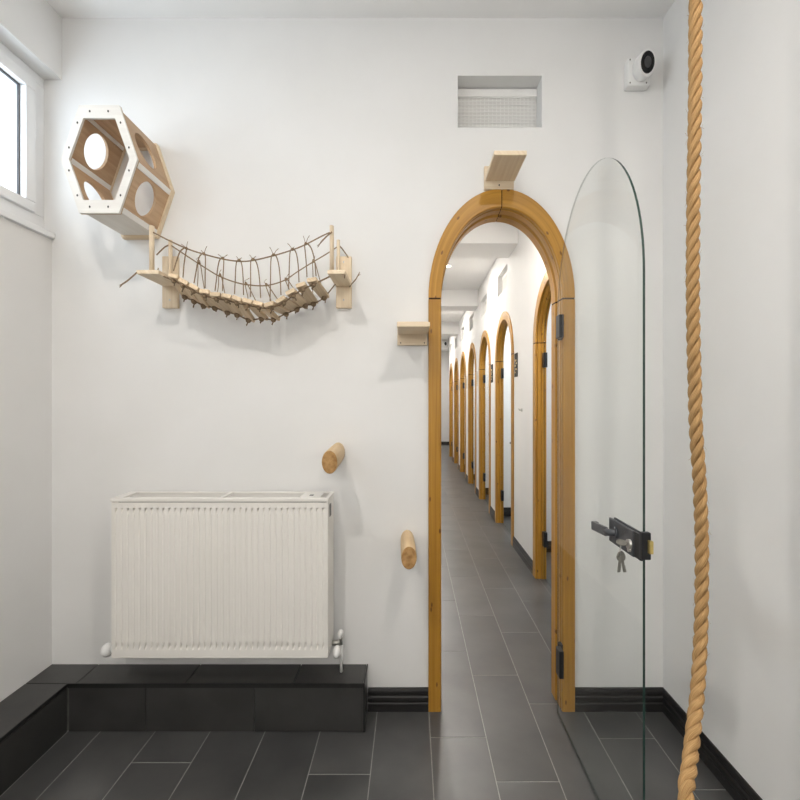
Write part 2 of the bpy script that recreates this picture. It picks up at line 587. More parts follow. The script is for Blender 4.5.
def tile_mesh(w, l):
    key = (round(w, 4), round(l, 4))
    if key not in tile_cache:
        bm = bmesh.new()
        bmesh.ops.create_cube(bm, size=1)
        for v in bm.verts:
            v.co = Vector((v.co.x * w, v.co.y * l, v.co.z * .006))
        me = bpy.data.meshes.new('tile')
        bm.to_mesh(me); bm.free()
        me.materials.append(M['tile'])
        tile_cache[key] = me
    return tile_cache[key]


def lay(x0, x1, y0, y1, xlim, ylim):
    a, b = max(x0 + JG / 2, xlim[0]), min(x1 - JG / 2, xlim[1])
    c, d = max(y0 + .0019, ylim[0]), min(y1 - .0019, ylim[1])
    if b - a < .006 or d - c < .01: return
    piece('tile', tile_mesh(b - a, d - c), 'tile', fl, ((a + b) / 2, (c + d) / 2, -0.003))


far = MB()
for k in range(-7, 11):
    x0 = TX0 + TW * k; x1 = x0 + TW
    ph = PH.get(k, 1.4 + .37 * (k % 3)) % TL
    j = -5
    while ph + TL * j < YE:
        y0 = ph + TL * j; y1 = y0 + TL
        if y1 <= YB + 1e-6 or y0 < YB:
            if x1 > -1.255 and x0 < XR and y1 > YF:
                # room side, ends at the wall except under the arch where tiles run through
                inarch = x1 > DCX - .23 and x0 < DCX + .23
                if y1 <= YB or not inarch:
                    lay(x0, x1, y0, y1, (-1.255, XR), (YF, YB))
                else:
                    lay(x0, x1, y0, y1, (-1.255, XR), (YF, 20))
        if y1 > YC0 and not (y0 < YB and x1 > DCX - .23 and x0 < DCX + .23):
            if x1 > XCL and x0 < 1.45 and y0 < 7.4:
                lay(x0, x1, y0, y1, (XCL, 1.45), (YC0 if y0 < YB else y0, 7.4))
        j += 1
for k in range(-1, 11):        # beyond: too far to tell apart, one surface
    x0 = TX0 + TW * k + JG / 2; x1 = x0 + TW - JG
    ph = PH.get(k, 1.4 + .37 * (k % 3)) % TL
    j = 0
    while ph + TL * j < YE:
        for (ya, yb, xa, xb) in ((7.4, YE, XCL, 2.2), (YC0, 7.4, 1.45, 2.2)):
            y0 = max(ph + TL * j + .0019, ya + .0019); y1 = min(ph + TL * (j + 1) - .0019, yb)
            a, b = max(x0, xa), min(x1, xb)
            if y1 - y0 > .01 and b - a > .01:
                far.box((a, y0, -.006), (b, y1, 0))
        j += 1
ft = far.build('distant_tiles', 'tile', fl, kind='stuff')

# ------------------------------------------------------------------ baseboards
BP = [(0, 0), (0.015, 0), (0.015, 0.030), (0.0125, 0.034), (0.0125, 0.038), (0.015, 0.043), (0.015, 0.055), (0.011, 0.060),
      (0.0105, 0.066), (0.0125, 0.069), (0.0115, 0.078), (0.0075, 0.086), (0, 0.0875)]


def baseboard(name, label, a, b, nrm):
    """profile swept from a to b along the floor, nrm = direction into the room"""
    a, b, nrm = Vector(a), Vector(b), Vector(nrm)
    k = K if abs(nrm.x) > .5 else 1
    m = MB().prism(BP, lambda p: a + nrm * p[0] * k + Vector((0, 0, p[1])), lambda p: b + nrm * p[0] * k + Vector((0, 0, p[1])))
    return tag(m.build(name, 'base', kind='structure'), label, 'baseboard')


baseboard('baseboard_back', 'black moulded baseboard between the tiled ledge and the arched doorway', (-0.168, YB, 0), (DCX - R_OUT * K, YB, 0), (0, -1, 0))
baseboard('baseboard_back_right', 'black moulded baseboard behind the open glass door', (DCX + R_OUT * K, YB, 0), (XR, YB, 0), (0, -1, 0))
baseboard('baseboard_right', 'black moulded baseboard under the hanging hemp rope', (XR, YB - .010, 0), (XR, YF, 0), (-1, 0, 0))
baseboard('baseboard_corridor_end', 'black baseboard across the far end of the corridor', (XCL, YE, 0), (2.20, YE, 0), (0, -1, 0))
for i in range(7):
    y0 = DFAR[i]; y1 = (DFAR[i + 1] - 2 * R_OUT) if i < 6 else YW
    baseboard('baseboard_corridor_%d' % (i + 1), 'black baseboard on the corridor wall just past the %s arched doorway' % ORD[i], (XC, y0, 0), (XC, y1, 0), (-1, 0, 0))
    baseboard('baseboard_room_%d' % (i + 1), 'black baseboard of the room seen through the %s corridor doorway' % ORD[i], (XC + WC, PART[i], 0), (2.20, PART[i], 0), (0, -1, 0))

# ------------------------------------------------------------------ arched frames
PROF = [(R_OUT, -.015), (R_OUT - .002, -.017), (.359, -.017), (.354, -.013), (.353, -.003), (.360, -.001), (.360, .006), (.352, .008),
        (.352, .048), (.358, .050), (.358, .056), (.349, .058), (R_IN, .062), (R_IN, .114), (R_IN + .003, .117), (.391, .117), (.391, .000), (R_OUT, .000)]


def arch_frame(root, mp, zjoint=True):
    """honey pine frame: two posts, two arch quarters; mp(u, d, z) -> world"""
    g = 0.0036
    n = len(PROF)
    for sgn in (-1, 1):
        m = MB()
        z0, z1 = 0.001, ZS - g
        vs_ = []; uv = []
        for z in (z0, z1):
            for r, d in PROF:
                vs_.append(mp(sgn * r, d, z)); uv.append((z, r + d))
        m.add(vs_, [list(range(n)), [n + i for i in range(n)][::-1]] + [(i, (i + 1) % n, n + (i + 1) % n, n + i) for i in range(n)], uv)
        m.build('frame_post', 'honey', root)
        m = MB(); S = 22; vs_ = []; uv = []
        for s in range(S + 1):
            a = (0.0 + g / .4) + (PI / 2 - 2 * g / .4 + .002) * s / S
            for r, d in PROF:
                vs_.append(mp(sgn * r * math.cos(a), d, ZS + r * math.sin(a)))
                uv.append((3 + .4 * a + r * .3, r + d))
        fs = [list(range(n)), [S * n + i for i in range(n)][::-1]]
        for s in range(S):
            fs += [(s * n + i, s * n + (i + 1) % n, (s + 1) * n + (i + 1) % n, (s + 1) * n + i) for i in range(n)]
        m.add(vs_, fs, uv)
        m.build('frame_arch', 'honey', root)
        # dark strip in the open joint at the springing, painted as its shade
        jm = MB()
        q = [(r - (.002 if r > .42 else 0) + (.002 if r < .36 else 0), d + (.002 if d < .02 else 0)) for r, d in PROF]
        jm.add([mp(sgn * r, d, ZS + zz) for zz in (-g * .98, g * .98) for r, d in q],
               [list(range(n)), [n + i for i in range(n)][::-1]] + [(i, (i + 1) % n, n + (i + 1) % n, n + i) for i in range(n)])
        jm.build('joint_shade', 'joint', root)
    jm = MB()  # apex joint: its shade is a dark strip too
    q = [(r - (.002 if r > .42 else 0) + (.002 if r < .36 else 0), d + (.002 if d < .02 else 0)) for r, d in PROF]
    jm.add([mp(uu, d, ZS + r) for uu in (-g * .9, g * .9) for r, d in q],
           [list(range(n)), [n + i for i in range(n)][::-1]] + [(i, (i + 1) % n, n + (i + 1) % n, n + i) for i in range(n)])
    jm.build('joint_shade', 'joint', root)


d1 = thing('door_1', (DCX, YB, 0), 'honey pine arched door frame on the radiator wall', 'door frame', kind='structure')
arch_frame(d1, lambda u, d, z: (DCX + u * K, YB + d, z))
for i, c in enumerate(DCY):
    t = thing('door_%d' % (i + 2), (XC, c, 0), 'honey pine arched door frame, %s along the corridor from the entrance arch' % ORD[i], 'door frame', kind='structure')
    arch_frame(t, lambda u, d, z, c=c: (XC + d * K * (.8 if d > 0 else 1), c + u, z))


# ------------------------------------------------------------------ glass doors
def glass_leaf(root, outline, pos, nrm, th):
    """outline (t,z); pos(t,z) -> centre of glass; nrm * th = thickness"""
    n = len(outline)
    nrm = Vector(nrm)
    a = [Vector(pos(t, z)) - nrm * th / 2 for t, z in outline]
    b = [Vector(pos(t, z)) + nrm * th / 2 for t, z in outline]
    pane = MB().add(a + b, [list(range(n)), [n + i for i in range(n)][::-1]]).build('glass_pane', 'glass', root)
    MB().add(a + b, [(i, (i + 1) % n, n + (i + 1) % n, n + i) for i in range(n)]).build('polished_edge', 'glass_edge', pane)
    return pane


HX, HY, FX, FY = 0.5670, 1.868, 0.5670, 1.178
GZS, GR = 1.525, 0.416
gd = thing('glass_door', (HX, HY, 0), 'frameless arched glass door standing wide open, hinged on the pine entrance arch', 'door')
ol = [(0, .008), (1, .008)] + [(.5 + .5 * math.cos(PI * i / 48), GZS + GR * math.sin(PI * i / 48)) for i in range(49)]
glass_leaf(gd, ol, lambda t, z: (HX + (FX - HX) * t, HY + (FY - HY) * t, z), (1, 0.03, 0), 0.0062)
GD = Vector((FX - HX, FY - HY, 0))


def G(t, off, z):
    """point on the open leaf: t along, off to the camera-left side"""
    return Vector((HX + GD.x * t - off, HY + GD.y * t, z))


for zc, hh in ((1.207 + (402 - 328) / FPX * 1.875, .047), (1.207 + (402 - 658) / FPX * 1.875, .055)):
    m = MB()
    m.tube([(0.5775, 1.878, zc - hh), (0.5775, 1.878, zc + hh)], .0105, 12)
    m.box((0.5785, 1.872, zc - hh * .95), (0.588, 1.9005, zc + hh * .95), .002)
    h = m.build('hinge', 'black_metal', gd)
    m = MB()
    m.obox(G(.035, 0, zc), (.0085, 0, 0), GD * .033, (0, 0, hh * .93), .002)
    m.box((0.568, 1.855, zc - hh * .6), (0.578, 1.880, zc + hh * .6), .001)
    m.build('glass_clamp', 'black_metal', h)
# lock case, lever, latch
lz = .850
m = MB()
m.obox(G(.84, .0065, lz), (.0036, 0, 0), GD * .108, (0, 0, .033), .003)
lock = m.build('lock_case', 'lock_metal', gd)
m = MB()
m.obox(G(.84, -.0062, lz), (.003, 0, 0), GD * .108, (0, 0, .033), .0025)
m.build('back_plate', 'lock_metal', lock)
m = MB()
m.obox(G(1.008, .000, lz + .009), (.0112, 0, 0), GD * .012, (0, 0, .033), .003)
m.obox(G(.978, .0060, lz + .002), (.0034, 0, 0), GD * .026, (0, 0, .032), .002)
m.build('latch_case', 'black_metal', gd)
m = MB()
m.obox(G(1.026, -.007, lz + .009), (.0046, 0, 0), GD * .010, (0, 0, .0155), .002)
m.build('latch_bolt', 'brass', gd)
m = MB()
c0 = G(.800, .010, .852)
m.tube([c0, c0 + Vector((-.006, 0, 0))], .016, 16)
e1 = c0 + Vector((-.006, 0, 0)); e2 = c0 + Vector((-.017, .004, -.001)); e3 = c0 + Vector((-.019, .016, -.002))
m.tube([c0, e1, e2, e3, c0 + Vector((-.019, .03, -.003))], .010, 10)
ee = c0 + Vector((-.019, .118, -.010))
m.obox((e3 + ee) / 2, (.0048, 0, 0), (ee - e3) / 2, (0, .0008, .0125), .003)
m.obox(ee + Vector((.006, -.006, .0005)), (.008, 0, 0), (0, .008, 0), (0, 0, .0118), .003)
m.build('lever_handle', 'lock_metal', gd)
m = MB()
cy = G(.925, .009, .846)
m.tube([cy + Vector((.006, 0, 0)), cy + Vector((-.008, 0, 0))], .0125, 14)
m.tube([cy + Vector((.006, 0, -.014)), cy + Vector((-.007, 0, -.014))], .006, 10)
m.build('lock_cylinder', 'steel', lock)
# keys
kr = thing('key_ring', cy + Vector((-.014, .012, -.07)), 'two steel keys on a ring hanging from the lock of the open glass door', 'keys')


def key_mesh(a, d, w):
    """a = bow centre, d = blade direction, w = width direction"""
    m = MB()
    d, w = Vector(d).normalized(), Vector(w).normalized()
    nn = d.cross(w).normalized()
    rr = .0115
    pts = [(rr * math.cos(x), rr * 1.15 * math.sin(x)) for x in [2 * PI * i / 14 for i in range(14)]]
    m.prism(pts, lambda p: a + w * p[0] + d * p[1] - nn * .001, lambda p: a + w * p[0] + d * p[1] + nn * .001)
    m.obox(a + d * .026, w * .0038, d * .016, nn * .0009)
    for i in range(4):
        m.obox(a + d * (.026 + i * .0045), w * .0012 + w * 0, d * .0014, nn * .0008)
        m.v[-8:] = [q + w * .0042 for q in m.v[-8:]]
    return m


b1 = cy + Vector((-.020, .006, .002))
key_mesh(b1, (1, -.3, .1), (0, .9, .38)).build('key', 'key_steel', kr)
b2 = cy + Vector((-.018, .018, -.036))
key_mesh(b2, (-.12, 0, -1), (1, .3, 0)).build('key', 'key_steel', kr)
key_mesh(b2 + Vector((.003, .001, -.001)), (.2, 0, -1), (1, .25, 0)).build('key', 'key_steel', kr)
m = MB()
cc = (b1 + b2) / 2 + Vector((0, .004, 0)); ring = []
ax = (b1 - b2) / 2
bx_ = Vector((.004, .010, .006))
for i in range(17):
    a = 2 * PI * i / 16
    ring.append(cc + ax * math.cos(a) * .98 + bx_ * math.sin(a))
m.tube(ring, .0011, 6, caps=False)
m.build('split_ring', 'steel', kr)

# closed glass doors along the corridor
for i, c in enumerate(DCY):
    t = thing('glass_door', (XC, c, 0), 'closed arched glass door in the %s corridor doorway from the entrance arch' % ORD[i], 'door', 'closed glass doors along the corridor')
    xg = XC + .046
    w = R_IN - .003
    ol = arch_loop(w, w, ZS, .010, 32)
    glass_leaf(t, ol, lambda u, z, c=c: (xg, c + u, z), (1, 0, 0), .0055)
    for zc in (1.49, .28):
        m = MB()
        m.box((xg - .013, c + w - .045, zc - .05), (xg + .010, c + w + .001, zc + .05), .003)
        h = m.build('hinge', 'black_metal', t)
        m = MB().tube([(xg - .010, c + w - .008, zc - .048), (xg - .010, c + w - .008, zc + .048)], .009, 10)
        m.build('hinge_barrel', 'black_metal', h)
    m = MB()
    m.box((xg - .012, c - w + .004, .815), (xg + .010, c - w + .075, .885), .003)
    lk = m.build('lock_case', 'lock_metal', t)
    m = MB()
    m.tube([(xg - .012, c - w + .05, .85), (xg - .026, c - w + .05, .85), (xg - .030, c - w + .06, .85), (xg - .030, c - w + .15, .845)], .009, 8)
    m.build('lever_handle', 'lock_metal', lk)

# ------------------------------------------------------------------ window in the left wall
wn = thing('window_1', (-1.45, 1.04, 1.86), 'white framed high window flooding the left side with daylight', 'window', kind='structure')
m = MB()
xf0, xf1 = -1.440, -1.500
y0, y1, z0, z1 = 0.18, YB, 1.868, 2.471
fw = .060
m.box((xf0, y0, z0), (xf1, y1, z0 + fw), .003)
m.box((xf0, y0, z1 - .035), (xf1, y1, z1), .003)
m.box((xf0, y0, z0 + fw), (xf1, y0 + fw, z1 - .035), .003)
m.box((xf0, y1 - .055, z0 + fw), (xf1, y1, z1 - .035), .003)
m.box((xf0, 1.03, z0 + fw), (xf1, 1.09, z1 - .035), .003)
m.build('outer_frame', 'upvc', wn, grain=1)
for ya, yb in ((y0 + fw, 1.03), (1.09, y1 - .055)):
    za, zb = z0 + fw, z1 - .035
    s = .048
    m = MB()
    m.box((xf0 + .012, ya, za), (xf1 + .02, yb, za + s * .75), .004)
    m.box((xf0 + .012, ya, zb - s), (xf1 + .02, yb, zb), .004)
    m.box((xf0 + .012, ya, za + s * .75), (xf1 + .02, ya + s, zb - s), .004)
    m.box((xf0 + .012, yb - s, za + s * .75), (xf1 + .02, yb, zb - s), .004)
    sa = m.build('sash', 'upvc', wn, grain=1)
    g = .006
    m = MB()
    ia, ib, ja, jb = ya + s, yb - s, za + s * .75, zb - s
    m.box((xf0 - .012, ia, ja), (xf0 - .020, ib, ja + g)); m.box((xf0 - .012, ia, jb - g), (xf0 - .020, ib, jb))
    m.box((xf0 - .012, ia, ja + g), (xf0 - .020, ia + g, jb - g)); m.box((xf0 - .012, ib - g, ja + g), (xf0 - .020, ib, jb - g))
    m.build('gasket', 'gasket', sa, grain=1)
    MB().box((xf0 - .022, ia - .004, ja - .004), (xf0 - .026, ib + .004, jb + .004)).build('window_pane', 'pane', sa)
m = MB()
m.box((-1.396, y0 - .02, 1.845), (xf1 - .01, y1, 1.868), .004)
m.build('window_sill', 'upvc', wn, grain=1)

# ------------------------------------------------------------------ tiled ledge
ZL = .178; YL = 1.768; XLe = -1.255; XRe = -.170
lg = thing('tiled_ledge', (-.8, 1.83, 0), 'low L-shaped step clad in black slate tiles below the radiator', 'ledge')
m = MB()
m.box((XL + .001, YL + .010, 0.0005), (XRe - .008, YB, ZL - .012))
m.box((XL + .001, YF, 0.0005), (XLe - .008, YL + .010, ZL - .012))
m.build('ledge_core', 'dark_grout', lg)


def ltile(name, a, b):
    return MB().box(a, b, .0012).build(name, 'ledge_tile', lg)


gj = .0016
fx = [XLe + .002, -.970, -.573, XRe - .004]
for a, b in zip(fx[:-1], fx[1:]):
    ltile('riser_tile', (a + gj, YL + .002, .002), (b - gj, YL + .010, ZL - .016))
ltile('riser_tile', (XRe - .008, YL + .006, .002), (XRe - .001, YB, ZL - .016))
yy = YL
while yy > YF:
    y2 = max(yy - .6, YF)
    ltile('riser_tile', (XLe - .008, y2 + gj, .002), (XLe - .001, yy - gj, ZL - .016))
    yy = y2
tx = [-1.225, -.825, -.430, XRe - .003]
for a, b in zip(tx[:-1], tx[1:]):
    ltile('top_tile', (a + gj, YL + .003, ZL - .012), (b - gj, YB, ZL))
yy = YB
for L in (.42, .6, .6, .6, .6, .6, .6, .6):
    y2 = max(yy - L, YF)
    if yy - y2 > .02:
        ltile('top_tile', (XL + .0005, y2 + gj, ZL - .012), ((XLe - .002) if yy < YB else -1.225 - gj, min(yy - gj, YB if yy == YB else yy), ZL)) if yy < YB else None
        if yy == YB:
            ltile('top_tile', (XL + .0005, YL + .003, ZL - .012), (-1.225 - gj, YB, ZL))
            ltile('top_tile', (XL + .0005, y2 + gj, ZL - .012), (XLe - .002, YL + .003 - 2 * gj, ZL))
    yy = y2
m = MB()
m.box((XLe, YL - .0015, ZL - .0105), (XRe + .0012, YL + .0025, ZL + .001))
m.box((XLe, YL + .001, ZL - .016), (XRe, YL + .006, ZL - .0105))  # recessed black strip painted as the shadow groove under the lip
m.box((XRe - .003, YL + .0025, ZL - .0105), (XRe + .0012, YB, ZL + .001))
m.box((XLe - .002, YF, ZL - .0105), (XLe + .0010, YL + .002, ZL + .001))
m.box((XRe - .0042, YL - .001, .002), (XRe + .001, YL + .006, ZL - .0105))
m.build('edge_trim_and_shade', 'black_trim', lg)

# ------------------------------------------------------------------ radiator
RY = 1.740; RX0, RX1, RZ0, RZ1 = -1.077, -.299, .290, .862
rd = thing('radiator', ((RX0 + RX1) / 2, 1.80, RZ0), 'white ribbed panel radiator hanging above the tiled ledge', 'radiator')
NR = 36
xs = []
pitch = (RX1 - RX0 - .012) / NR
prof = [(0, 0), (.30, 0), (.42, 1), (.58, 1), (.70, 0)]
for i in range(NR):
    for u, w in prof: xs.append((RX0 + .006 + (i + u) * pitch, w))
xs = [(RX0, 0)] + xs + [(RX1 - .006, 0), (RX1, 0)]
zt, zb = RZ1 - .036, RZ0 + .034
rows = [(RZ0, 0), (zb - .009, 0), (zb + .003, 1.3), (zb + .02, .30), ((zt + zb) / 2, .22), (zt - .02, .32), (zt - .004, 1.8), (zt + .001, 0), (RZ1 - .016, 0)]
vs_ = []
for z, wz in rows:
    for x, w in xs: vs_.append((x, RY + .0062 * w * wz, z))
nx = len(xs)
fs = [(r * nx + i, r * nx + i + 1, (r + 1) * nx + i + 1, (r + 1) * nx + i) for r in range(len(rows) - 1) for i in range(nx - 1)]
m = MB().add(vs_, fs)
# seam, returns
m.box((RX0, RY, RZ0 - .004), (RX1, RY + .016, RZ0 - .0005), .001)
m.build('front_panel', 'rad', rd)
m = MB()
m.box((RX0 + .004, RY + .012, RZ0 + .004), (RX1 - .004, RY + .020, RZ1 - .02))
m.box((RX0 + .01, RY + .11, RZ0 + .004), (RX1 - .01, RY + .122, RZ1 - .02))
m.build('water_panels', 'rad', rd)
m = MB()
for i in range(60):
    x = RX0 + .012 + i * (RX1 - RX0 - .024) / 59
    m.box((x - .001, RY + .024, RZ0 + .03), (x + .001, RY + .108, RZ1 - .013))
m.build('convector_fins', 'rad_dark', rd)
for sx, xa in ((-1, RX0 - .001), (1, RX1 - .005)):
    MB().box((xa, RY + .002, RZ0 + .002), (xa + .006, RY + .124, RZ1 - .003), .0015).build('side_panel', 'rad', rd)
m = MB()
m.box((RX0 - .004, RY - .003, RZ1 - .014), (RX1 + .003, RY + .012, RZ1), .003)
m.box((RX0 - .004, RY + .112, RZ1 - .010), (RX1 + .003, RY + .128, RZ1), .002)
for xa, xb in ((RX0 - .004, RX0 + .03), (RX1 - .105, RX1 - .03), (RX1 - .008, RX1 + .003), ((RX0 + RX1) / 2 - .006, (RX0 + RX1) / 2 + .006)):
    m.box((xa, RY + .012, RZ1 - .008), (xb, RY + .112, RZ1 - .0005))
tg = m.build('top_grille', 'rad', rd)
m = MB()
for i in range(4):
    y = RY + .028 + i * .021
    m.box((RX0 + .03, y, RZ1 - .010), (RX1 - .105, y + .003, RZ1 - .006))
for i in range(4):
    x = RX1 - .028 + i * .0055
    m.box((x, RY + .02, RZ1 - .007), (x + .0022, RY + .105, RZ1 - .002))
m.build('grille_slats', 'rad', tg, kind='stuff')
m = MB()
m.box((RX1 - .076, RY + .045, RZ1 - .001), (RX1 - .062, RY + .062, RZ1 + .0006))
m.build('dark_slot', 'rad_dark', tg)
m = MB()
m.box((RX1 + .0008, RY + .03, RZ1 - .075), (RX1 + .0025, RY + .06, RZ1 - .03))
m.build('dark_slot', 'rad_dark', tg)
# brackets to the wall
for x in (RX0 + .15, RX1 - .15):
    MB().box((x - .012, RY + .12, RZ0 + .08), (x + .012, YB - .001, RZ1 - .1)).build('wall_bracket', 'rad', rd)
# valves
c = P(107.3, 650, 1.80)
m = MB()
m.tube([(RX0 + .002, 1.80, c.z + .001), (c.x + .012, 1.80, c.z + .001)], .013, 12)
m.ball((c.x, 1.80, c.z), .0195, .026, .0245, 14, 9)
m.tube([(c.x + .004, 1.80, c.z), (c.x + .004, 1.83, c.z), (c.x + .004, YB - .001, c.z)], .007, 8)
m.build('lockshield_cap', 'white_plastic', rd)
c = P(337.5, 650, 1.80)
m = MB()
m.tube([(RX1 - .003, 1.83, P(0, 644, 1.82).z), (P(340, 0, 1.83).x, 1.83, P(0, 644, 1.82).z)], .010, 10)
m.tube([P(341, 644, 1.84), P(341, 634, 1.84)], [.011, .012], 10)
val = m.build('valve_body', 'steel', rd)
m = MB()
m.ball((c.x, 1.785, c.z), .0150, .028, .0225, 14, 9)
m.build('thermostat_head', 'white_plastic', val)
m = MB()
m.ball(P(340.8, 634, 1.84), .0105, .016, .018, 12, 8)
m.build('valve_cap', 'white_plastic', val)
pf = P(341.3, 671, 1.849)
m = MB().tube([(pf.x, pf.y, ZL), (pf.x, pf.y, P(0, 642, 1.849).z)], .0095, 10)
m.build('feed_pipe', 'white_plastic', val)

# ------------------------------------------------------------------ hexagonal cat house
HF, HB = 1.636, 1.888
hc = P(99, 159, HF)
HWX, HWZ, HTX = 38.3 / FPX * HF, 54.0 / FPX * HF, 20.0 / FPX * HF


def hexa(s=1.0, sz=None):
    sz = s if sz is None else sz
    return [(-HTX * s, HWZ * sz), (HTX * s, HWZ * sz), (HWX * s, 0), (HTX * s, -HWZ * sz), (-HTX * s, -HWZ * sz), (-HWX * s, 0)]


hx = thing('cat_house', (hc.x, HB, hc.z - HWZ), 'hexagonal plywood cat house fixed high on the wall near the window', 'cat house')


def hexring(name, y0, y1, s_in, mat, s_out=1.0):
    m = plate(hexa(s_out), [hexa(s_in + .035, s_in)], lambda p: (hc.x + p[0], y0, hc.z + p[1]), lambda p: (hc.x + p[0], y1, hc.z + p[1]))
    return m.build(name, mat, hx, grain=0)


fr = hexring('front_ring', HF, HF + .009, .757, 'white_ply')
hexring('ring_edge', HF + .0092, HF + .0135, .767, 'ply_edge', 1.0)
hexring('back_ring', HB - .012, HB + .010, .90, 'birch')
# screws, two on each side of the ring
q = hexa(.885)
for i in range(6):
    a, b = Vector(q[i]), Vector(q[(i + 1) % 6])
    for f in (.24, .76):
        p = a.lerp(b, f)
        m = MB().tube([(hc.x + p.x, HF + .002, hc.z + p.y), (hc.x + p.x, HF - .0012, hc.z + p.y)], .0042, 8)
        m.build('screw', 'screw', fr)
# side panels with round holes
q = hexa(.955)
sides = ['top', 'upper right', 'lower right', 'bottom', 'lower left', 'upper left']
th = .010
for i in range(6):
    a, b = Vector(q[i]), Vector(q[(i + 1) % 6])
    e = b - a
    nrm = Vector((e.y, -e.x))
    nrm = Vector((-e.y, e.x)).normalized()
    if nrm.dot((a + b) / 2) < 0: nrm = -nrm
    Ls = e.length
    batt = i in (2, 5)
    e0, e1 = (.115, .885) if batt else (0.0, 1.0)
    outer = [(e0, 0), (e1, 0), (e1, 1), (e0, 1)]
    hole = []
    if i not in (0, 3):
        for k in range(30):
            an = 2 * PI * k / 30
            hole.append((.5 + .335 * math.cos(an), .46 + .27 * math.sin(an)))
    ya, yb = HF + .0135, HB - .012

    def fmap(p, off, a=a, e=e, nrm=nrm):
        w = a + e * p[0] + nrm * off
        return (hc.x + w.x, ya + (yb - ya) * p[1], hc.z + w.y)
    m = plate(outer, [hole] if hole else [], lambda p: fmap(p, 0), lambda p: fmap(p, -th))
    m.build('side_panel', 'ply' if i not in (3,) else 'white_ply', hx, grain=1)
    if batt:
        for f0, f1 in ((.004, .108), (.892, .996)):
            m = MB().add([fmap((f, y), o) for o in (.0012, -th - .001) for y in (0, 1) for f in (f0, f1)],
                         [(0, 1, 3, 2), (4, 6, 7, 5), (0, 4, 5, 1), (2, 3, 7, 6), (0, 2, 6, 4), (1, 5, 7, 3)])
            m.build('corner_batten', 'batten', hx, grain=1)
# mounting cleat under the back
MB().box(P(122, 238.5, HB - .006), P(152, 233.5, HB + .011), .002).build('mounting_cleat', 'birch', hx, grain=0)

# ------------------------------------------------------------------ rope bridge
br = thing('rope_bridge', (P(240, 305, 1.80).x, YB, 1.5), 'sagging cat rope bridge of pale wooden planks below the hexagonal house', 'rope bridge')
ZUND, TB = 1.656, .014
BY = 1.695
for (x0, x1, px0, px1, fx_, rx_) in ((-.962, -.884, -.968, -.908, 151.8, 170.5), (-.293, -.231, -.292, -.232, 331.8, 338.3)):
    MB().box((x0, BY, ZUND), (x1, YB - .018, ZUND + TB), .0025).build('end_board', 'birch', br, grain=1)
    zt_ = P(0, 256, 1.88).z
    wp = MB().box((px0, YB - .018, P(0, 308, 1.885).z), (px1, YB, zt_), .0025).build('wall_plate', 'birch', br)
    for yy_ in (300, 281 if False else 262):
        p = P((0), yy_, 1.882)
        MB().tube([((px0 + px1) / 2, YB - .017, p.z), ((px0 + px1) / 2, YB - .0195, p.z)], .0045, 8).build('screw', 'steel', wp)
    p = P(fx_, 0, 1.712)
    MB().tube([(p.x, 1.712, ZUND + TB - .001), (p.x, 1.712, 1.829)], .0115, 10).build('front_post', 'birch', br)
    p = P(rx_, 0, 1.862)
    MB().tube([(p.x, 1.862, ZUND + TB - .001), (p.x, 1.862, 1.829)], .0100, 10).build('rear_post', 'birch', br)


def smooth_path(pts, n=6):
    """Catmull-Rom"""
    pts = [Vector(p) for p in pts]
    q = [pts[0] * 2 - pts[1]] + pts + [pts[-1] * 2 - pts[-2]]
    out = []
    for i in range(1, len(q) - 2):
        for k in range(n):
            t = k / n
            a, b, c, d = q[i - 1], q[i], q[i + 1], q[i + 2]
            out.append(.5 * ((2 * b) + (c - a) * t + (2 * a - 5 * b + 4 * c - d) * t * t + (3 * b - a - 3 * c + d) * t ** 3))
    out.append(pts[-1])
    return out


ZF, ZRr = 1.712, 1.862
fr_px = [(152.5, 232), (170, 241), (188, 249), (204, 254.2), (224, 259.2), (240, 261.3), (253, 260.4), (274, 255.5), (292, 250), (306, 244.3), (322, 236), (332, 231.5)]
rr_px = [(170.5, 245), (190, 258), (207, 269), (219, 276), (233, 281.5), (247, 284.7), (266, 285.6), (284, 280.5), (297, 272), (313, 262), (328, 253), (338.5, 246)]
fpath = [P(x, y, ZF - .003) for x, y in fr_px]
rpath = [P(x, y, ZRr - .003) for x, y in rr_px]
MB().tube(smooth_path(fpath), .0026, 6).build('front_hand_rope', 'cord', br)
MB().tube(smooth_path(rpath), .0025, 6).build('rear_hand_rope', 'cord', br)

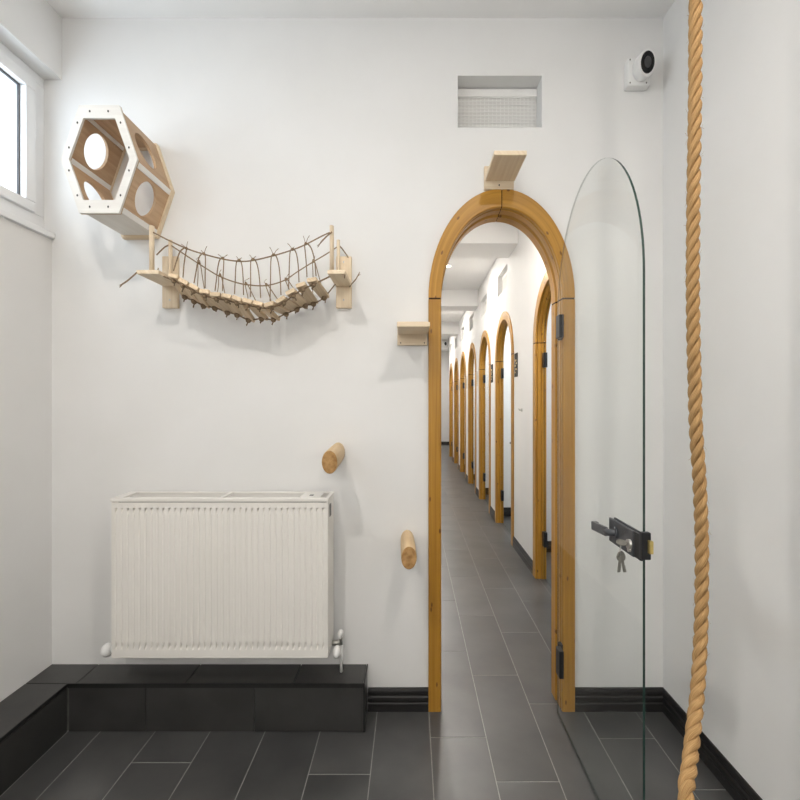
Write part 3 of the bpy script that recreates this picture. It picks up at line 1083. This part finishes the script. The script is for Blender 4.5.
# planks: front ends (px) and how far the wall end hangs lower
pl_px = [(173, 275.5), (183, 281), (193.5, 286.5), (204, 291), (215, 294), (226, 295.5), (236.5, 298), (247, 300.5), (257.5, 303),
         (268.5, 304), (280, 299.5), (290, 291.5), (300.5, 284.5), (311.5, 279.5)]
plank_me = None
planks = []
bk_px = [(187, 296), (197, 302), (206.5, 305), (216.5, 307), (229, 310), (239, 313), (251, 320), (264, 319), (276, 317.5), (287, 312.5), (297, 308.5), (305.5, 305), (314, 302), (325, 297)]
random.seed(11)
for i, (x, y) in enumerate(pl_px):
    f = P(x, y, 1.700)
    # wall end hangs lower, board in plan square to the wall
    drop = .050 + random.uniform(-.010, .010) + (.004 if 4 < i < 10 else 0)
    b = P(bk_px[i][0], bk_px[i][1] + random.uniform(-1.5, 1.5), 1.870)
    x0_, y0_ = pl_px[max(i - 1, 0)]; x1_, y1_ = pl_px[min(i + 1, len(pl_px) - 1)]
    tang = P(x1_, y1_, 1.7) - P(x0_, y0_, 1.7)
    roll = math.atan2(tang.z, tang.x) * .8 + random.uniform(-.22, .22)
    wdir = Vector((math.cos(roll), 0, math.sin(roll)))
    ld = (b - f)
    nd = ld.cross(wdir).normalized()
    if nd.z < 0: nd = -nd
    hw = .0172
    m = MB().obox((f + b) / 2, wdir * hw, ld / 2, nd * .0075, .0022)
    m.uv = [((p - f).dot(ld.normalized()), (p - f).dot(wdir) * 1.5 + (p - f).dot(nd)) for p in m.v]
    po_ = m.build('plank', 'plank', br, grain=1)
    planks.append((f, b, wdir, nd))
    # knots under both ends
    for e, s in ((f.lerp(b, .12), 1.0), (f.lerp(b, .90), 1.25)):
        k = MB()
        c_ = e - nd * .0115
        k.ball(c_, .0085 * s, .012 * s, .0088 * s, 8, 6)
        t1 = c_ + Vector((random.uniform(-.010, .010), random.uniform(-.005, .014), -random.uniform(.010, .020)))
        k.tube([c_, (c_ + t1) / 2 + Vector((.002, 0, 0)), t1], [.003, .003, .0036], 6)
        k.build('knot', 'cord', po_)
# two bearing cords under the planks
for fr_, nm in ((.12, 'front_bearing_rope'), (.90, 'rear_bearing_rope')):
    pts = []
    pts.append(Vector((-.893, 1.70 + (.17 - .03) * fr_ + .02, ZUND + .004)))
    for f, b, w, nd in planks: pts.append(f.lerp(b, fr_) - nd * .0095)
    pts.append(Vector((-.286, 1.70 + (.17 - .03) * fr_ + .02, ZUND + .004)))
    MB().tube(smooth_path(pts, 4), .0030, 6).build(nm, 'cord', br)

# hanger loops
fl_px = [(186.5, 249, 173.5, 271, 183, 277.5), (204, 254.5, 194, 283, 205, 288), (223, 259, 215, 291, 222.5, 291), (239, 261, 234.5, 294, 243.5, 295),
         (252.7, 260, 250.5, 297, 260.6, 298), (273.4, 255.5, 270, 301, 281, 295), (292.5, 250, 288.5, 289, 299, 282), (305.5, 244.5, 307, 277, 316, 276)]
for (tx_, ty_, ax_, ay_, bx2, by2) in fl_px:
    top = P(tx_, ty_ - .5, ZF - .004); a = P(ax_, ay_, 1.716); b = P(bx2, by2, 1.716)
    w = .008
    def leg(q, h, fx, dx):
        return Vector((q.x + (top.x - q.x) * fx + dx, q.y + (top.y - q.y) * h, q.z + (top.z - q.z) * h))
    pts = [a, leg(a, .4, .25, -.001), leg(a, .75, .5, -.003), leg(a, .95, .75, -.004), top + Vector((0, 0, .004)),
           leg(b, .95, .72, .004), leg(b, .75, .42, .004), leg(b, .4, .15, .002), b]
    lp = MB().tube(smooth_path(pts, 4), .0029, 6)
    lp.ball(top, .005, .007, .005, 8, 5)
    hl = lp.build('hanger_loop', 'cord', br)
    tl = MB()
    for sx in (-1, 1):
        dx, dz = sx * random.uniform(.006, .020), random.uniform(.006, .028)
        tl.tube([top, top + Vector((dx * .6, -.006, dz * .7)), top + Vector((dx, -.008, dz))], .0013, 5)
    tl.build('loose_ends', 'cord', hl)
rl_px = [(199, 263, 1, 2), (220, 276, 3, 4), (246, 284.5, 6, 7), (266.5, 285.5, 8, 9), (286, 280, 10, 11), (313.5, 262, 12, 13)]
for (tx_, ty_, ia, ib) in rl_px:
    top = P(tx_, ty_ - .3, ZRr - .003)
    a = planks[ia][0].lerp(planks[ia][1], .90) + planks[ia][3] * .006
    b = planks[ib][0].lerp(planks[ib][1], .90) + planks[ib][3] * .006
    pts = [a, a.lerp(top, .6), top + Vector((-.004, 0, .002)), top + Vector((.004, 0, .002)), b.lerp(top, .6) + Vector((.003, 0, 0)), b]
    lp = MB().tube(smooth_path(pts, 4), .0024, 6)
    lp.ball(top, .005, .007, .005, 8, 5)
    hl = lp.build('hanger_loop', 'cord', br)
    tl = MB()
    tl.tube([top, top + Vector((random.uniform(-.01, .01), -.004, .012)), top + Vector((random.uniform(-.015, .015), -.005, .022))], .0013, 5)
    tl.build('loose_ends', 'cord', hl)


def cord(pts, r=.003, fray=True, nm='rope_tail'):
    m = MB().tube(smooth_path(pts, 5), r, 6)
    if fray:
        e = Vector(pts[-1]); d = (e - Vector(pts[-2])).normalized()
        for k in range(6):
            q = e + d * .014 + Vector((random.uniform(-.006, .006), random.uniform(-.004, .004), random.uniform(-.006, .006)))
            m.tube([e - d * .002, q], [.0018, .0008], 4)
    m.build(nm, 'cord', br)


cord([P(138, 271.5, 1.70), P(133, 276, 1.69), P(127, 281, 1.685), P(122.5, 284, 1.68)])
cord([P(157, 272, 1.72), P(158, 269.5, 1.72), P(158.5, 268, 1.72)], .003, False)
cord([P(170, 244.5, 1.86), P(165, 247, 1.85), P(160, 251.5, 1.84), P(156.5, 255, 1.83)], .003, False)
cord([P(338.5, 245, 1.86), P(342, 248.5, 1.868), P(346, 254, 1.875), P(348.5, 257.5, 1.879)], .003, False)
cord([P(349.5, 287, 1.87), P(352.5, 283, 1.865), P(356, 279, 1.86), P(357.6, 276, 1.86)])
cord([P(332, 232, 1.70), P(327, 236, 1.695), P(322, 241, 1.69), P(320.5, 243, 1.69)])
cord([P(344.5, 278, 1.70), P(344.8, 274.5, 1.705), P(343.5, 272, 1.71)], .0028, False)


# ------------------------------------------------------------------ log steps
def log_step(front, zf, back, rr, label):
    f = P(front[0], front[1], zf); b = P(back[0], back[1], YB)
    d = f - b
    t = thing('log_step', (b.x, b.y, b.z), label, 'log step', None)
    pts = [b + d * s for s in (0, .2, .45, .7, .975, 1.0)]
    body = MB().tube(pts, [rr * .96, rr * .98, rr, rr * 1.0, rr, rr * .95], 28, caps=False)
    body.build('log_body', 'log', t)
    m = MB().tube([b + d * .99, b + d * 1.0, b + d * 1.001], [rr * .95, rr * .948, rr * .90], 28)
    m.build('sawn_end', 'log_end', t)


log_step((329.6, 462.2), 1.66, (338.2, 452.5), 0.0415, 'short round log step on the wall above the right end of the radiator')
log_step((409, 558), 1.68, (407.3, 540), 0.0415, 'short round log step on the wall between radiator and doorway')

# ------------------------------------------------------------------ shelf steps
t = thing('shelf_step', (.345, YB, 2.034), 'small pale wooden shelf step right above the top of the pine arch', 'shelf')
MB().box((.289, 1.683, 2.066), (.4035, YB - .018, 2.082), .0025).build('shelf_board', 'birch', t, grain=1)
bp_ = MB().box((.2855, YB - .018, 2.034), (.4005, YB, 2.125), .002).build('wall_plate', 'birch', t, grain=0)
for x in (.343,):
    MB().tube([(x, YB - .017, 2.05), (x, YB - .0192, 2.05)], .004, 8).build('screw', 'screw', bp_)
t = thing('shelf_step', (.0, YB, 1.428), 'small pale wooden shelf step left of the pine door post', 'shelf')
MB().box((-.0495, 1.690, 1.470), (.0660, YB - .018, 1.487), .0025).build('shelf_board', 'birch', t, grain=0)
bp_ = MB().box((-.053, YB - .018, 1.428), (.0630, YB, 1.52), .002).build('wall_plate', 'birch', t, grain=0)
for x in (-.040, .052):
    MB().tube([(x, YB - .017, 1.437), (x, YB - .0192, 1.437)], .0035, 8).build('screw', 'screw', bp_)


# ------------------------------------------------------------------ vents
def vent(label, loc, mp, w, h, depth, far_=False):
    """mp(u, d, z): u along wall 0..w, d into the wall, z 0..h"""
    t = thing('wall_vent', loc, label, 'vent')
    m = MB()

    def bx(u0, u1, d0, d1, z0, z1, mm):
        a, b = mp(u0, d0, z0), mp(u1, d1, z1)
        mm.box(a, b)
    bx(.001, w - .001, depth + .010, depth + .018, .001, h - .001, m)
    m.build('back_plate', 'duct', t)
    m = MB()
    bx(.001, w - .001, depth, depth + .012, h - .036, h - .004, m)
    bx(.001, w - .001, depth, depth + .012, .001, .006, m)
    m.build('header_strip', 'mesh', t)
    m = MB()
    zt_ = h - .036
    nv, nh = (20, 11) if not far_ else (14, 8)
    ku = 1.0
    for i in range(nv + 1):
        u = .004 + (w - .008) * i / nv
        bx(u - .0017, u + .0017, depth + .002, depth + .0045, .004, zt_, m)
    for i in range(nh + 1):
        z = .004 + (zt_ - .006) * i / nh
        bx(.002, w - .002, depth + .0045, depth + .007, z - .0016, z + .0016, m)
    m.build('wire_mesh', 'mesh', t, kind='stuff')


vent('recessed white mesh vent high on the wall above the arched doorway', (VENT[0], YB, VENT[2]),
     lambda u, d, z: (VENT[0] + u, YB + d, VENT[2] + z), VENT[1] - VENT[0], VENT[3] - VENT[2], .072)
for i, (v0, v1, z0_, z1_) in enumerate(VLOOPS):
    vent('recessed white vent above the %s corridor doorway from the entrance arch' % ORD[i + 1], (XC, v0, z0_),
         lambda u, d, z, v0=v0, z0_=z0_: (XC + d * K, v0 + u, z0_ + z), v1 - v0, z1_ - z0_, .060, True)


# ------------------------------------------------------------------ security cameras
def cctv(label, box_c, n, s=1.0, sx=K):
    bc = Vector(box_c)
    t = thing('security_camera', bc, label, 'camera')
    m = MB().box(bc + Vector((-.066 * sx * s, -.040 * s, -.052 * s)), bc + Vector((.064 * sx * s, 0, .052 * s)), .006 * s)
    bxp = m.build('junction_box', 'white_plastic', t)
    for dx, dz in ((-.85, -.85), (-.85, .85), (.62, -.85), (.0, -.55)):
        p = bc + Vector((dx * .064 * sx * s, -.040 * s, dz * .052 * s))
        MB().tube([p + Vector((0, .001, 0)), p - Vector((0, .0012, 0))], .0035 * s, 6).build('screw', 'screw', bxp)
    n = Vector(n).normalized()          # unsqueezed direction
    nk = Vector((n.x * sx, n.y, n.z))
    c0 = bc + Vector((.004 * s, -.022 * s, .010 * s))
    c1 = c0 + nk * .070 * s
    sqz = sx < 1
    m = MB().tube([c0, c0 + nk * .02 * s, c1 - nk * .008 * s, c1], [.044 * s, .049 * s, .050 * s, .047 * s], 28, squeeze=sqz)
    hd = m.build('camera_head', 'white_plastic', t)
    m = MB().tube([c1 - nk * .004 * s, c1 + nk * .002 * s], .039 * s, 28, squeeze=sqz)
    m.build('lens_face', 'lens', hd)
    m = MB().tube([c1 + nk * .001 * s, c1 + nk * .004 * s, c1 + nk * .004 * s], [.021 * s, .019 * s, .014 * s], 20, squeeze=sqz)
    m.build('lens_ring', 'lens_ring', hd)


cctv('white security camera with black lens in the top corner by the rope wall', (P(638.3, 73.0, 1.87).x, YB, P(638.3, 73.0, 1.87).z), (.05, -1, -.16))
cctv('tiny white security camera far down the corridor below the ceiling', (.80, 11.3, 2.555), (-.1, -1, -.1), 1.0)

# ------------------------------------------------------------------ door plaques
for i in range(1, 7):
    yn = DCY[i] - R_OUT
    dark = i < 3
    t = thing('door_plaque', (XC, yn - .09, 1.41), ('black' if dark else 'pale') + ' plaque on the wall beside the %s corridor doorway' % ORD[i], 'plaque')
    MB().box((XC - .005, yn - .145, 1.413), (XC, yn - .04, 1.605), .001).build('plaque_plate', 'plaque' if dark else 'plaque_pale', t)
    m = MB()
    for (ya, yb_, za, zb_) in ((.30, .75, .66, .74), (.15, .5, .54, .61), (.55, .85, .44, .52), (.2, .55, .28, .36), (.5, .8, .16, .22)):
        m.box((XC - .006, yn - .145 + .105 * ya, 1.413 + .19 * za), (XC - .0045, yn - .145 + .105 * yb_, 1.413 + .19 * zb_))
    m.build('plaque_marks', 'gold', t)
t = thing('wall_hook', (XC, 3.75, 1.14), 'tiny steel coat hook on the corridor wall between the first two doorways', 'hook')
MB().tube([(XC, 3.75, 1.145), (XC - .004, 3.75, 1.145)], .014, 12).build('hook_plate', 'steel', t)
MB().tube([(XC - .003, 3.75, 1.145), (XC - .018, 3.75, 1.143), (XC - .024, 3.75, 1.15), (XC - .024, 3.75, 1.158)], .004, 8).build('hook_arm', 'steel', t)

# ------------------------------------------------------------------ hemp rope
rp = [(-343, 696, 1.0), (-250, 696, 1.0), (-150, 696, 1.0), (-60, 696, 1.0), (0, 695.6, 1.0), (100, 695, 1.0), (200, 693.4, 1.0), (300, 692.8, 1.0), (380, 694.5, 1.0),
      (430, 696, 1.0), (485, 699.6, 1.0), (540, 701.6, 1.0), (590, 701.6, .998), (640, 700.4, .985), (690, 697.5, .955), (740, 692.3, .905), (775, 688.3, .865), (800, 686, .835)]
pts = [P(x, y, z) for y, x, z in rp]
pts[0].z = ZC - .03
e = pts[-1]
pts += [Vector((e.x - .022, e.y - .055, e.z - .09)), Vector((e.x - .05, e.y - .10, .22)), Vector((e.x - .085, e.y - .15, .09)), Vector((e.x - .15, e.y - .22, .028)), Vector((e.x - .24, e.y - .26, .0215)), Vector((e.x - .34, e.y - .24, .0215))]
path = smooth_path(pts, 14)
# resample evenly (unsqueezed)
U = [Vector((p.x / K, p.y, p.z)) for p in path]
acc = [0]
for a, b in zip(U[:-1], U[1:]): acc.append(acc[-1] + (b - a).length)
step = .0055
res = []; j = 0; s = 0
while s < acc[-1]:
    while acc[j + 1] < s: j += 1
    f = (s - acc[j]) / max(acc[j + 1] - acc[j], 1e-9)
    res.append(U[j].lerp(U[j + 1], f)); s += step
hr = thing('climbing_rope', (pts[0].x, pts[0].y, 0), 'thick golden twisted hemp rope hanging from the ceiling', 'rope')
PITCH, RO, RS = .086, .0090, .0086
strands = [[], [], []]
ref = Vector((1, 0, 0))
for i, p in enumerate(res):
    t = (res[min(i + 1, len(res) - 1)] - res[max(i - 1, 0)]).normalized()
    up = -t                                   # the list runs downwards
    a = (ref - up * ref.dot(up)).normalized(); ref = a
    b = up.cross(a)
    for k in range(3):
        ph = -2 * PI * (i * step) / PITCH + 2 * PI * k / 3
        w = p + (a * math.cos(ph) + b * math.sin(ph)) * RO
        strands[k].append(Vector((w.x * K, w.y, w.z)))
for k in range(3):
    MB().tube(strands[k], RS, 10).build('rope_strand', 'rope', hr)
# loose fibres standing off the rope
m = MB()
for i in range(260):
    p = res[random.randrange(5, len(res) - 5)]
    a = random.uniform(0, 2 * PI)
    o0 = p + Vector((math.cos(a), math.sin(a), 0)) * .0165
    o1 = o0 + Vector((math.cos(a) * random.uniform(.002, .008), math.sin(a) * .005, random.uniform(-.012, .012)))
    m.tube([(o0.x * K, o0.y, o0.z), (o1.x * K, o1.y, o1.z)], .0003, 3)
m.build('loose_fibres', 'rope', hr, kind='stuff')
m = MB()
m.tube([(pts[0].x, pts[0].y, ZC), (pts[0].x, pts[0].y, ZC - .006)], .035, 18)
m.tube([(pts[0].x, pts[0].y, ZC - .004), (pts[0].x, pts[0].y, ZC - .04)], .024, 14)
m.build('ceiling_mount', 'black_metal', hr)


# ------------------------------------------------------------------ lamps
def downlight(loc, energy, color, label, glow='lamp_warm', r=.045, angle=165, group=None, rad=.035):
    t = thing('downlight', loc, label, 'lamp', group)
    x, y, z = loc
    m = MB()
    n = 24; vs_ = []; fs = []
    for rr, zz in ((r * 1.25, 0), (r * 1.25, -.004), (r * 1.0, -.006), (r * .92, -.002)):
        for j in range(n):
            a = 2 * PI * j / n
            vs_.append((x + rr * K * math.cos(a), y + rr * math.sin(a), z + zz))
    for i in range(3):
        fs += [(i * n + j, i * n + (j + 1) % n, (i + 1) * n + (j + 1) % n, (i + 1) * n + j) for j in range(n)]
    m.add(vs_, fs)
    m.build('trim_ring', 'white_plastic', t)
    m = MB().add([(x + r * .93 * K * math.cos(2 * PI * j / n), y + r * .93 * math.sin(2 * PI * j / n), z - .002) for j in range(n)], [list(range(n))])
    m.build('lamp_glass', glow, t)
    ld = bpy.data.lights.new('downlight_lamp', 'AREA')
    ld.shape = 'ELLIPSE'; ld.size = 1.8 * r * K; ld.size_y = 1.8 * r
    ld.energy = energy; ld.color = color
    lo = bpy.data.objects.new('downlight_lamp', ld)
    COL.objects.link(lo)
    lo.parent = t
    lo.location = (0, 0, -.008)
    return t


WARM = (1.0, .945, .88)
for i, (x, y, en) in enumerate(((-.68, .24, 14), (.45, .30, 11))):
    downlight((x, y, ZC), en, WARM, 'round recessed ceiling lamp, %s' % ('on the window side near the radiator', 'on the rope side near the doorway')[i])
for i, y in enumerate((2.75, 5.13, 7.7, 10.2, 12.6)):
    downlight((.392, y, ZCC), 10.5, WARM, '%s round ceiling lamp along the corridor from the entrance arch, on the doorway side' % ORD[i])
    downlight((.06, y - .3, ZCC), 10.5, WARM, '%s added fill lamp along the corridor from the entrance arch, away from the doorways' % ORD[i])  # unseen second row, added to light the door wall more evenly
for i, y in enumerate([2.9] + [(a + b) / 2 + .03 for a, b in zip(PART[:-1], PART[1:])]):
    downlight((1.5, y, ZCC), 19, (.93, .96, 1.0), 'added round fill lamp of the room behind the %s corridor doorway' % ORD[i], 'lamp_cool')  # unseen lamps added to brighten the rooms behind the glass

# unseen glowing globe, added as fill to brighten ceiling and walls evenly
gl = thing('fill_globe_pendant', (-.20, -1.00, 1.62), 'added fill light shaped as a white globe pendant under the room ceiling', 'lamp')
MB().ball((-.20, -1.00, 1.77), .15 * K, .15, .15, 24, 16).build('fill_globe', 'globe', gl)
MB().tube([(-.20, -1.00, 1.91), (-.20, -1.00, ZC)], .006, 8).build('fill_globe_cord', 'white_plastic', gl)
MB().tube([(-.20, -1.00, ZC - .03), (-.20, -1.00, ZC)], .05, 16).build('fill_globe_rose', 'white_plastic', gl)
